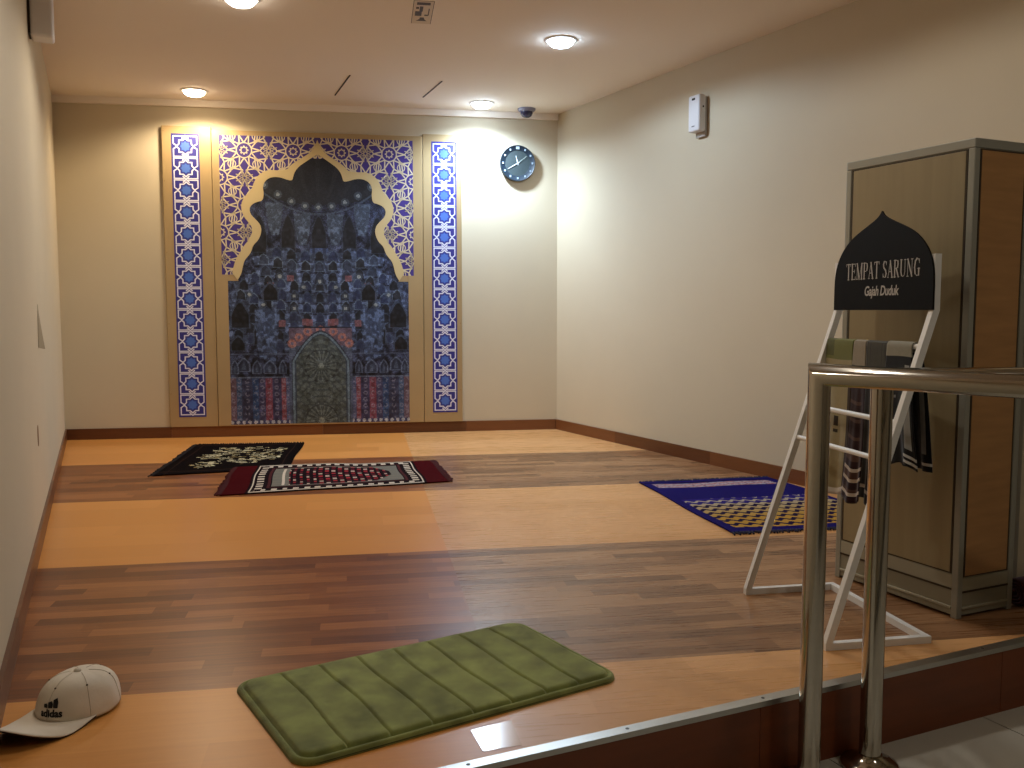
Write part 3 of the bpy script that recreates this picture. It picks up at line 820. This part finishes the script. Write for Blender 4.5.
# pull outside vertices back to the outline
for _ in range(3):
    e = 1e-4; gx = (rr_dist(Xm+e, Ym)-rr_dist(Xm-e, Ym))/(2*e); gy = (rr_dist(Xm, Ym+e)-rr_dist(Xm, Ym-e))/(2*e)
    dd_ = np.maximum(rr_dist(Xm, Ym), 0); Xm = Xm-gx*dd_; Ym = Ym-gy*dd_
d = -rr_dist(Xm, Ym)
H = .024*np.sqrt(np.clip(d/.012, 0, 1)*(2-np.clip(d/.012, 0, 1)))*.55
pad = np.clip((d-.019)/.020, 0, 1); H = H+(.0075)*np.sin(pad*PI/2)**.5
H -= .006*np.exp(-((d-.019)/.0035)**2)
for k in range(1, 8):
    gx_ = -LX+.02+(2*LX-.04)*k/8+.004*np.sin(Ym*14+k)
    H -= .008*np.exp(-((Xm-gx_)/.0036)**2)*(pad > .02)
nzz = np.zeros_like(H)
for k in range(18):
    a, b, p_ = rng.uniform(5, 40), rng.uniform(5, 40), rng.uniform(0, 6); nzz += np.sin(Xm*a+p_)*np.cos(Ym*b+p_*2)
H += nzz*.00012
me = color_grid(nu, nv, Xm, Ym, np.maximum(H, 0)+.0008, np.zeros((nv, nu, 3)))
M_mat = mat('olive_plush', (130, 138, 78), .95, noise=(12, 1.0), bump=(900, .7), sheen=.3, spec=.1)
link('padded_top', me, M_mat, mt, smooth=True)
bm = bmesh.new()
ol = []
for cx, cy, a0 in ((LX-RCN, LY-RCN, 0), (-(LX-RCN), LY-RCN, 90), (-(LX-RCN), -(LY-RCN), 180), (LX-RCN, -(LY-RCN), 270)):
    for k in range(9):
        a = math.radians(a0+k*90/8); ol.append((cx+(RCN-.001)*math.cos(a), cy+(RCN-.001)*math.sin(a)))
prism(bm, ol, 0, .005); link('backing', fin(bm), mat('mat_backing', (48, 52, 30), .9), mt)

# square of clear tape stuck on the floor
bm = bmesh.new(); prism(bm, [(.765, 1.822), (.858, 1.812), (.888, 1.938), (.778, 1.930)], .0003, .0009)
link('floor_tape', fin(bm), mat('glossy_tape', (206, 158, 108), .16, spec=.6), label='glossy square of tape stuck to the floor in front of the green mat', cat='tape')

# ------------------------------------------------------------------ cap
fa = math.atan2(-.76, -.65)
cap = thing('baseball_cap', 'grey baseball cap with black three-bar logo lying by left wall', 'cap', (-.075, 2.455, 0), fa)   # +x is the brim side
M_cap = mat('cap_cotton', (224, 214, 198), .9, noise=(14, .10), bump=(22, .9), sheen=.1, spec=.15)
M_capd = mat('cap_underbrim', (30, 24, 24), .9)
CA, CB, CH = .104, .094, .088
def crown(th, ph):
    """th around (0 = front), ph 0 base .. 1 top"""
    e = ph*PI/2
    r = math.cos(e)**.62; z = math.sin(e)**1.05
    k = 1+.03*math.sin(3*th+1)*math.sin(e*2)*.6+.02*math.sin(7*th+2)*math.cos(e)*math.sin(e*3)
    dent = 1-.05*math.exp(-((th-.9)/.35)**2-((ph-.42)/.2)**2)-.06*math.exp(-((th+1.9)/.4)**2-((ph-.4)/.2)**2)-.03*math.exp(-((th-2)/.5)**2-((ph-.3)/.2)**2)
    x = CA*r*math.cos(th)*k*dent; y = CB*r*math.sin(th)*k*dent
    front = max(0, math.cos(th))
    return Vector((x-.012*ph*(1-front), y, .006+CH*z*(1+.05*front)-.006*math.cos(th)*(1-ph)+.012*(1-ph)*front*.6))
bm = bmesh.new(); NT, NP = 72, 22; rings = []
for j in range(NP):
    ph = j/NP; rings.append([bm.verts.new(crown(2*PI*i/NT, ph)) for i in range(NT)])
top = bm.verts.new(crown(0, 1))
for a, b in zip(rings, rings[1:]):
    for i in range(NT): bm.faces.new((a[i], a[(i+1) % NT], b[(i+1) % NT], b[i]))
for i in range(NT): bm.faces.new((rings[-1][i], rings[-1][(i+1) % NT], top))
o = link('crown', fin(bm), M_cap, cap, smooth=True); md = o.modifiers.new('s', 'SOLIDIFY'); md.thickness = .0022
# seams, eyelets and button
bm = bmesh.new()
for k in range(6):
    th = PI/6+k*PI/3+PI/6
    pts = [crown(th, j/24)+Vector((0, 0, .0004)) for j in range(0, 24)]
    cc = Vector((0, 0, .03)); pts = [p+(p-cc).normalized()*.0004 for p in pts]
    tube(bm, pts, .0006, 6)
link('seam', fin(bm), mat('cap_seam', (196, 184, 166), .9), cap)
M_eye = mat('eyelet_brown', (84, 70, 54), .8)
for k in range(6):
    th = k*PI/3; p = crown(th, .62); q = (p-Vector((0, 0, .03))).normalized()
    bm = bmesh.new(); r = bmesh.ops.create_icosphere(bm, subdivisions=2, radius=.0024)
    for v in r['verts']: v.co = v.co+p+q*.0005
    link('eyelet', fin(bm), M_eye, cap)
bm = bmesh.new(); tp = crown(0, 1); lathe(bm, [(.0085, -.002), (.009, .002), (.006, .0055), (0, .0065)], 20, tuple(tp)); link('button', fin(bm), mat('cap_button', (206, 196, 180), .85), cap, smooth=True)
# brim: curved sheet
def brim(u, v, dz=0):
    th = (u-.5)*2*1.18                     # across the front
    p = crown(th, .0)
    w = math.cos(th*.92)
    out = v*(.126*max(0, w)**.55)
    q = Vector((p.x+out*(1.0), p.y*(1+.03*v*1.0), 0))
    arch_ = .058*(1-(q.y/.100)**2)
    q.z = p.z+.003+v*(arch_-.024)*1.0 + dz
    q.z = max(q.z, .003+dz)
    return q
for nm, dz, m in (('brim', .0015, M_cap), ('brim_underside', -.0012, M_capd)):
    bm = bmesh.new(); rows = [[bm.verts.new(brim(i/28, j/10, dz)) for i in range(29)] for j in range(11)]
    for a, b in zip(rows, rows[1:]):
        for i in range(28): bm.faces.new((a[i], a[i+1], b[i+1], b[i]))
    o = link(nm, fin(bm), m, cap, smooth=True); md = o.modifiers.new('s', 'SOLIDIFY'); md.thickness = .0018; md.offset = 0
# logo: three slanted bars over the word, stitched on the front panels
def text_mesh(s, size, shear=0, offset=0, align='CENTER', spacing=1., xs=1.):
    cu = bpy.data.curves.new('t', 'FONT'); cu.body = s; cu.size = size; cu.shear = shear; cu.offset = offset; cu.align_x = align; cu.resolution_u = 4
    cu.space_character = spacing
    o = bpy.data.objects.new('t', cu); COL.objects.link(o)
    bpy.context.view_layer.update()
    dg = bpy.context.evaluated_depsgraph_get()
    me = bpy.data.meshes.new_from_object(o.evaluated_get(dg))
    bpy.data.objects.remove(o); 
    return me
bm = bmesh.new(); tm = text_mesh('adidas', .0185, offset=.0007); bm.from_mesh(tm); LSC = 1.25
for x0, hh in ((-.0165, .0075), (-.006, .0125), (.0045, .0185)):
    q = [(x0, .0175), (x0+.0085, .0175), (x0+.0085-.002, .0175+hh-.0035), (x0-.0045+.0015, .0175+hh)]
    q = [(x0, .0155), (x0+.0088, .0155), (x0+.0088-hh*.40, .0155+hh*.86), (x0-hh*.30-.001, .0155+hh)] if False else [(x0+.0, .0155), (x0+.0085, .0155), (x0+.0085, .0155+.001), (x0+.0085-.0, .0155+hh*.55), (x0+.0085-.0035, .0155+hh), (x0-.0035+.001, .0155+hh*.78)]
    vs_ = [bm.verts.new((a-.0, b, 0)) for a, b in q]; bm.faces.new(vs_)
bmesh.ops.triangulate(bm, faces=bm.faces)
bmesh.ops.subdivide_edges(bm, edges=bm.edges[:], cuts=1)
for v in bm.verts:
    x, y = v.co.x*LSC, v.co.y*LSC
    th = .10+x/.096
    ph = .13+y/.13
    p = crown(th, ph); nrm = Vector((math.cos(th), math.sin(th), .35)).normalized()
    v.co = p+nrm*.0016
link('logo', fin(bm), mat('logo_thread', (18, 16, 20), .8), cap)

# ------------------------------------------------------------------ display rack with the arched sign
RB = Vector((1.924, 1.970, 0)); RU = Vector((.970, -.243, 0)); RV = Vector((.243, .970, 0))     # RU leaning direction, RV along the width
rack = thing('sarong_rack', 'white metal ladder rack leaning by cabinet with black arched sign', 'clothes rack', RB, math.atan2(RU.y, RU.x))
# local x = RU (t), local y = RV (w)
WD = .535; LT = .312; LH = 1.003; hb = .0105
bm = bmesh.new()
tube(bm, [(-.002, 0, .0105), (.3345, 0, .0105), (.3345, WD, .0105), (-.002, WD, .0105)], hb, square=True, up0=(0, 0, 1))
link('base', fin(bm), M_white, rack)
WT = .508
for y, yt in ((0, -.012), (WD, WT)):
    bm = bmesh.new(); tube(bm, [(.008, y, .018), (LT, yt, LH), (LT, yt, 1.166)], hb, square=True, up0=(0, 1, 0)); link('leg', fin(bm), M_white, rack)
def legx(z): return .008+(LT-.008)*(z-.018)/(LH-.018)
for z in (.895, .672, .560):
    bm = bmesh.new(); tube(bm, [(legx(z), -.012*z/LH, z), (legx(z), WD-(WD-WT)*z/LH, z)], .0085, 14); link('rung', fin(bm), M_white, rack, smooth=True)
# sign
sg = []
SW0, SW1 = -.030, .512; cxs = (SW0+SW1)/2
prof = [(0, 1.316), (.012, 1.302), (.035, 1.290), (.070, 1.277), (.115, 1.261), (.155, 1.245), (.19, 1.226), (.222, 1.200), (.245, 1.172), (.258, 1.145), (.266, 1.115), (.268, 1.075), (.268, 1.003)]
prof = smooth(prof[:-1], 1)+[prof[-1]]
pts = [(cxs+a, b) for a, b in prof]+[(cxs-a, b) for a, b in prof[::-1][:-1]]
bm = bmesh.new(); prism(bm, pts, 0, .006)
for v in bm.verts: v.co = (LT-hb-.0005-v.co.z, v.co.x, v.co.y)
sign = link('sign_board', fin(bm), M_black, rack)
# serif capitals, drawn from strokes: unit cell height 1
def glyph(ch):
    T, t = .15, .06
    G = {'T': (.72, [((0, 1), (.72, 1), t), ((.36, 0), (.36, 1), T), ((.02, .86), (.02, 1), t), ((.70, .86), (.70, 1), t), ((.24, 0), (.48, 0), t)]),
         'E': (.66, [((.12, 0), (.12, 1), T), ((0, 1), (.6, 1), t), ((0, 0), (.63, 0), t), ((.12, .52), (.48, .52), t), ((.6, .84), (.6, 1), t), ((.63, 0), (.63, .18), t), ((.48, .42), (.48, .62), t)]),
         'M': (.98, [((.12, 0), (.12, 1), t), ((.12, 1), (.46, 0), T), ((.46, 0), (.82, 1), t), ((.84, 0), (.84, 1), T), ((0, 0), (.24, 0), t), ((.72, 0), (.96, 0), t), ((0, 1), (.16, 1), t), ((.8, 1), (.96, 1), t)]),
         'P': (.66, [((.13, 0), (.13, 1), T), ((0, 0), (.28, 0), t), ((0, 1), (.4, 1), t), ((.4, 1), (.56, .92), t), ((.56, .94), (.59, .75), T), ((.59, .75), (.55, .55), T), ((.55, .55), (.4, .47), t), ((.4, .47), (.13, .47), t)]),
         'A': (.76, [((.08, 0), (.38, 1), t), ((.36, 1), (.66, 0), T), ((.18, .34), (.56, .34), t), ((0, 0), (.18, 0), t), ((.54, 0), (.78, 0), t)]),
         'S': (.56, [((.5, .84), (.36, 1), t), ((.5, .78), (.5, .98), t), ((.36, 1), (.18, .98), t), ((.18, .98), (.08, .80), T), ((.08, .80), (.14, .62), T), ((.14, .62), (.42, .42), T), ((.42, .42), (.49, .24), T), ((.49, .24), (.40, .05), T), ((.40, .05), (.22, 0), t), ((.22, 0), (.06, .12), t), ((.05, .02), (.05, .24), t)]),
         'R': (.74, [((.13, 0), (.13, 1), T), ((0, 0), (.28, 0), t), ((0, 1), (.4, 1), t), ((.4, 1), (.54, .93), t), ((.54, .94), (.56, .76), T), ((.56, .76), (.52, .58), T), ((.52, .58), (.38, .51), t), ((.38, .51), (.13, .51), t), ((.34, .51), (.64, 0), T), ((.6, 0), (.76, 0), t)]),
         'U': (.78, [((.13, 1), (.13, .28), T), ((.13, .28), (.22, .07), T), ((.22, .07), (.40, 0), t), ((.40, 0), (.58, .08), t), ((.58, .08), (.65, .28), t), ((.65, .28), (.65, 1), t), ((0, 1), (.26, 1), t), ((.54, 1), (.76, 1), t)]),
         'N': (.82, [((.12, 0), (.12, 1), t), ((.12, 1), (.68, 0), T), ((.68, 0), (.68, 1), t), ((0, 0), (.24, 0), t), ((0, 1), (.14, 1), t), ((.56, 1), (.8, 1), t)]),
         'G': (.80, [((.68, .82), (.54, .98), t), ((.68, .74), (.68, .98), t), ((.54, .98), (.36, 1), t), ((.36, 1), (.16, .86), T), ((.16, .86), (.08, .5), T), ((.08, .5), (.16, .14), T), ((.16, .14), (.38, 0), t), ((.38, 0), (.62, .06), t), ((.62, .04), (.62, .42), T), ((.48, .42), (.76, .42), t)])}
    return G[ch]
bm = bmesh.new()
hgt = .051; sx = .60; x = 0; segs = []
for ch in 'TEMPAT SARUNG':
    if ch == ' ': x += .42; continue
    w, st_ = glyph(ch)
    for p, q, ww in st_: segs.append(((x+p[0], p[1]), (x+q[0], q[1]), ww))
    x += w+.13
tw = x-.13; SC = .398/tw
for p, q, ww in segs:
    P_ = ((tw/2-p[0])*SC, p[1]*hgt); Q_ = ((tw/2-q[0])*SC, q[1]*hgt)
    stroke(bm, P_, Q_, ww*hgt*.72, 0, ext=ww*hgt*.3)
for v in bm.verts: v.co = (LT-hb-.0072, cxs+v.co.x-.006, 1.105+v.co.z)
link('sign_heading', fin(bm), M_print_txt, sign)
tm = text_mesh('Gajah Duduk', .046, shear=.18, offset=.0009, spacing=.93)
bm = bmesh.new(); bm.from_mesh(tm)
wmin = min(v.co.x for v in bm.verts); wmax = max(v.co.x for v in bm.verts); k_ = .185/(wmax-wmin)
for v in bm.verts:
    a, b = (v.co.x-(wmin+wmax)/2)*k_, v.co.y*.95
    v.co = (LT-hb-.0072, cxs-a-.012, 1.050+b)
link('sign_script', fin(bm), M_print_txt, sign)

# ------------------------------------------------------------------ sarongs over the top rung
def sarong(label, w0, w1, zf, zb, colf, boff=0., bot_shift=0., puff=.012, seed=0, spread=0., back_spread=0., depth=0.):
    nu_, nv_ = 36, 90; rr = np.random.RandomState(seed)
    Lf = .895-zf; Lb = .895-zb; rad = .012+depth; arc = PI*rad; tot = Lf+arc+Lb
    U, V = np.meshgrid(np.linspace(0, 1, nu_+1), np.linspace(0, tot, nv_+1))
    xc = legx(.895)
    fr = np.clip((Lf-V)/Lf, 0, 1); bk = np.clip((V-Lf-arc)/Lb, 0, 1); an = np.clip((V-Lf)/arc, 0, 1)*PI
    X = xc-rad*np.cos(an); Z = .895+rad*np.sin(an)-fr*Lf-bk*Lb
    p1, p2 = rr.uniform(0, 6, 2)
    fold = np.sin(U*9+p1)*.5+np.sin(U*17+p2)*.3
    X = X-fr*(.010+puff*fold*fr)+boff*np.sqrt(bk)+bk*(.006+puff*np.sin(U*11+p2)*bk)
    w = w0+(w1-w0)*U
    w = w+fr*bot_shift*(.3+.7*fr)+(U-.5)*(spread*fr+back_spread*bk)+.006*np.sin(fr*5+p1)*fr
    Z = Z+fr*.012*np.sin(U*5+p1)
    col = colf((U[:-1, :-1]+U[1:, 1:])/2, fr[:-1, :-1], bk[:-1, :-1])
    o0 = Vector((xc, (w0+w1)/2, .895))
    me = color_grid(nu_, nv_, X-o0.x, w-o0.y, Z-o0.z, col)
    R_ = Matrix.Rotation(math.atan2(RU.y, RU.x), 4, 'Z')
    o = link('sarong', me, M_cloth, loc=RB+(R_ @ o0), rz=math.atan2(RU.y, RU.x), label=label, cat='sarong', group='sarongs on the rack', smooth=True)
    md = o.modifiers.new('s', 'SOLIDIFY'); md.thickness = .003; md.offset = 1
    return o
M_cloth = vcmat('woven_cotton', .85, .2, .10, (500, .4), spec=.15)
def c_olive(u, f, b):
    C = np.zeros(u.shape+(3,)); C[:] = (150, 142, 96)
    blend(C, (f < .12), (112, 114, 60)); blend(C, (u > .7) & (f < .1), (86, 88, 44)); blend(C, (f >= .12), (158, 146, 112))
    blend(C, (f > .3) & (u > .86), (120, 110, 86)); blend(C, (f > .2) & (u < .12), (60, 48, 40))
    for a in (.20, .215): blend(C, (np.abs(f-a) < .004), (120, 110, 80))
    g = (np.abs(u-.48) < .07) & (((f > .50) & (f < .525)) | ((f > .54) & (f < .565)) | ((f > .575) & (f < .60))); blend(C, g, (52, 44, 36))
    blend(C, f > .965, (210, 206, 200)); blend(C, (f > .94) & (f < .955), (40, 30, 30)); return C
def c_maroon(u, f, b):
    C = np.zeros(u.shape+(3,)); C[:] = (44, 22, 26)
    blend(C, (f < .16), (150, 140, 122)); blend(C, (f > .16) & (f < .2), (70, 56, 50))
    blend(C, (np.abs((f*9) % 1-.5) < .12) & (f > .25) & (u > .2), (82, 58, 50))
    blend(C, (np.abs(f-.80) < .008) | (np.abs(f-.86) < .010) | (np.abs(f-.96) < .008), (196, 184, 172)); return C
def c_char(u, f, b):
    C = np.zeros(u.shape+(3,)); C[:] = (30, 28, 26)
    blend(C, (f < .15), (70, 68, 58)); blend(C, (np.abs((u*7) % 1-.5) < .05), (50, 46, 44))
    blend(C, (np.abs(f-.93) < .01), (150, 140, 130)); return C
def c_black(u, f, b):
    C = np.zeros(u.shape+(3,)); C[:] = (9, 9, 12)
    blend(C, (f < .10) & (b < .05), (146, 142, 126)); 
    m = (u < .26) & (u > .08); blend(C, m & (f > .18) & (f < .86), (150, 150, 146))
    blend(C, m & (b > .18) & (b < .86), (150, 150, 146))
    blend(C, ((np.abs(f-.93) < .012) | (np.abs(f-.97) < .006)) & (u < .3), (190, 188, 184))
    blend(C, ((np.abs(b-.93) < .012)) & (u < .3), (190, 188, 184))
    blend(C, (np.abs(f-.45) < .012) & (np.abs(u-.6) < .05), (120, 118, 116)); return C
sarong('olive and tan sarong, leftmost of the four on the rack', .335, .500, .385, .45, c_olive, bot_shift=.012, seed=1, spread=.0)
sarong('maroon sarong with grey top fold, right next to the olive and tan one', .262, .330, .375, .42, c_maroon, bot_shift=.02, seed=2, spread=.06)
sarong('charcoal sarong with a dark hem, hanging left of the black and white one', .150, .256, .385, .41, c_char, seed=3, spread=-.01)
sarong('black sarong with grey top and white stripe, rightmost on the rack', .020, .144, .535, .52, c_black, boff=.035, bot_shift=-.03, seed=4, spread=.04, back_spread=.05, depth=.002)

# ------------------------------------------------------------------ cabinet
CX0, CX1, CY0, CY1, CZ1 = 2.503, 2.768, 1.989, 2.522, 1.539
cab = thing('cabinet', 'tall narrow wooden cabinet with grey metal edges beside the rack', 'cabinet', (CX0, CY0, 0))
W_, D_ = CX1-CX0, CY1-CY0
M_edge = mat('grey_edge_profile', (158, 158, 148), .4, .2)
M_side = mat('tan_wood_print', (158, 144, 112), .38, noise=(3, .16, (10, 10, .6)))
M_front = mat('brown_wood_print', (178, 132, 84), .35, noise=(2.5, .3, (2, 2, 14)))
M_plinth = mat('grey_beige_plinth', (146, 142, 124), .5, noise=(5, .06))
M_line = mat('groove_dark', (58, 46, 30), .6)
bm = bmesh.new(); box(bm, .004, W_-.004, .004, D_-.004, .01, CZ1-.004); link('carcass', fin(bm), M_plinth, cab)
e = .024
bm = bmesh.new()
for x in (0, W_-e):
    for y in (0, D_-e): box(bm, x, x+e, y, y+e, 0, CZ1-.030, bev=.003)
box(bm, 0, W_, 0, D_, CZ1-.030, CZ1, bev=.003)
link('edge_frame', fin(bm), M_edge, cab)
bm = bmesh.new(); box(bm, .001, .0045, .034, D_-.034, .150, CZ1-.036, bev=.001, seg=1); link('side_panel', fin(bm), M_side, cab)
bm = bmesh.new(); box(bm, .002, .0042, .027, D_-.027, .146, CZ1-.032); 
link('side_panel_gap', fin(bm), M_line, cab)
bm = bmesh.new(); box(bm, .034, W_-.034, .001, .0045, .140, CZ1-.036, bev=.001, seg=1); link('door', fin(bm), M_front, cab)
bm = bmesh.new(); box(bm, .027, W_-.027, .002, .0042, .136, CZ1-.032); link('door_gap', fin(bm), M_line, cab)
bm = bmesh.new()
box(bm, .0015, .006, .024, D_-.024, .098, .142, bev=.001, seg=1); box(bm, .024, W_-.024, .0015, .006, .090, .132, bev=.001, seg=1)
box(bm, -.002, .006, .024, D_-.024, .030, .038, bev=.001, seg=1); box(bm, .024, W_-.024, -.002, .006, .030, .037, bev=.001, seg=1)
link('plinth_rail', fin(bm), mat('plinth_rail', (166, 162, 144), .45), cab)
bm = bmesh.new()
box(bm, .0005, .0045, .024, D_-.024, .092, .098); box(bm, .024, W_-.024, .0005, .0045, .084, .09); link('groove', fin(bm), M_line, cab)

# rolled mat between the cabinet and the partition
t = thing('rolled_mat', 'rolled dark maroon mat on the floor right of the cabinet', 'mat', (2.80, 2.004, .047))
bm = bmesh.new(); pts = []
n = 90
inner_, outer_ = [], []
for k in range(n):
    a = k/n*2*PI*3.5; r = .008+.038*k/n
    inner_.append((r*math.cos(a), r*math.sin(a)))
for x0 in (0,):
    vs0 = [bm.verts.new((0, p[0], p[1])) for p in inner_]; vs1 = [bm.verts.new((.42, p[0], p[1])) for p in inner_]
    for i in range(n-1): bm.faces.new((vs0[i], vs0[i+1], vs1[i+1], vs1[i]))
o = link('roll', fin(bm), mat('maroon_mat', (74, 26, 20), .8), t, smooth=True); md = o.modifiers.new('s', 'SOLIDIFY'); md.thickness = .008; md.offset = 0

# ------------------------------------------------------------------ stainless handrails
def handrail(label, p, q, zt=.835, r=.0275):
    """post at p, top tube running to q and ending in a second post"""
    t = thing('handrail', label, 'handrail', (p[0], p[1], -.2), 0, 'stainless handrails')
    P = Vector((0, 0, 0)); Q = Vector((q[0]-p[0], q[1]-p[1], 0)); z = zt+.2
    bm = bmesh.new(); tube(bm, [P+Vector((0, 0, .012)), P+Vector((0, 0, z)), Q+Vector((0, 0, z)), Q+Vector((0, 0, .012))], r, 36, up0=(0, 1, 0))
    link('rail_tube', fin(bm), M_steel, t, smooth=True)
    for c in (P, Q):
        bm = bmesh.new(); lathe(bm, [(0, 0), (.074, 0), (.0745, .006), (.070, .013), (.055, .020), (.034, .030), (.031, .036), (.0274, .036)], 48, tuple(c)); link('base_flange', fin(bm), M_steel, t, smooth=True)
    o = t
    return t
pA = (1.667, 1.670); dA = Vector((1.805-1.682, 1.292-1.783)).normalized()
handrail('stainless steel handrail nearest the camera, with a squared left corner', (1.607, 1.688), (1.607+dA.x*1.9, 1.688+dA.y*1.9), .845)
dB = Vector((2.14-1.774, 1.533-1.662)).normalized()
handrail('stainless steel handrail standing behind the nearest one', (1.817, 1.688), (1.817+dB.x*1.6, 1.688+dB.y*1.6), .828)

# smooth shading with sharp mitres
for o in bpy.data.objects:
    if o.type == 'MESH' and len(o.data.polygons) and o.data.polygons[0].use_smooth:
        bm = bmesh.new(); bm.from_mesh(o.data)
        for ed in bm.edges:
            if len(ed.link_faces) == 2 and ed.calc_face_angle(0) > math.radians(42): ed.smooth = False
        bm.to_mesh(o.data); bm.free()

# ------------------------------------------------------------------ world, camera, view
w = bpy.data.worlds.new('World'); S.world = w; w.use_nodes = True
w.node_tree.nodes['Background'].inputs[0].default_value = (.9, .85, .75, 1); w.node_tree.nodes['Background'].inputs[1].default_value = .02
cam = bpy.data.cameras.new('Camera'); co = bpy.data.objects.new('Camera', cam); COL.objects.link(co)
cam.sensor_width = 36; cam.lens = 900/1024*36; cam.clip_start = .02
tilt = math.atan(73/900); yaw = math.atan((512-97)*math.cos(tilt)/900)
co.location = (0, 0, 1.0); co.rotation_euler = (PI/2-tilt, 0, -yaw)
S.camera = co
S.view_settings.view_transform = 'Standard'; S.view_settings.look = 'None'; S.view_settings.gamma = 1; S.view_settings.use_curve_mapping = False
S.view_settings.exposure = 0
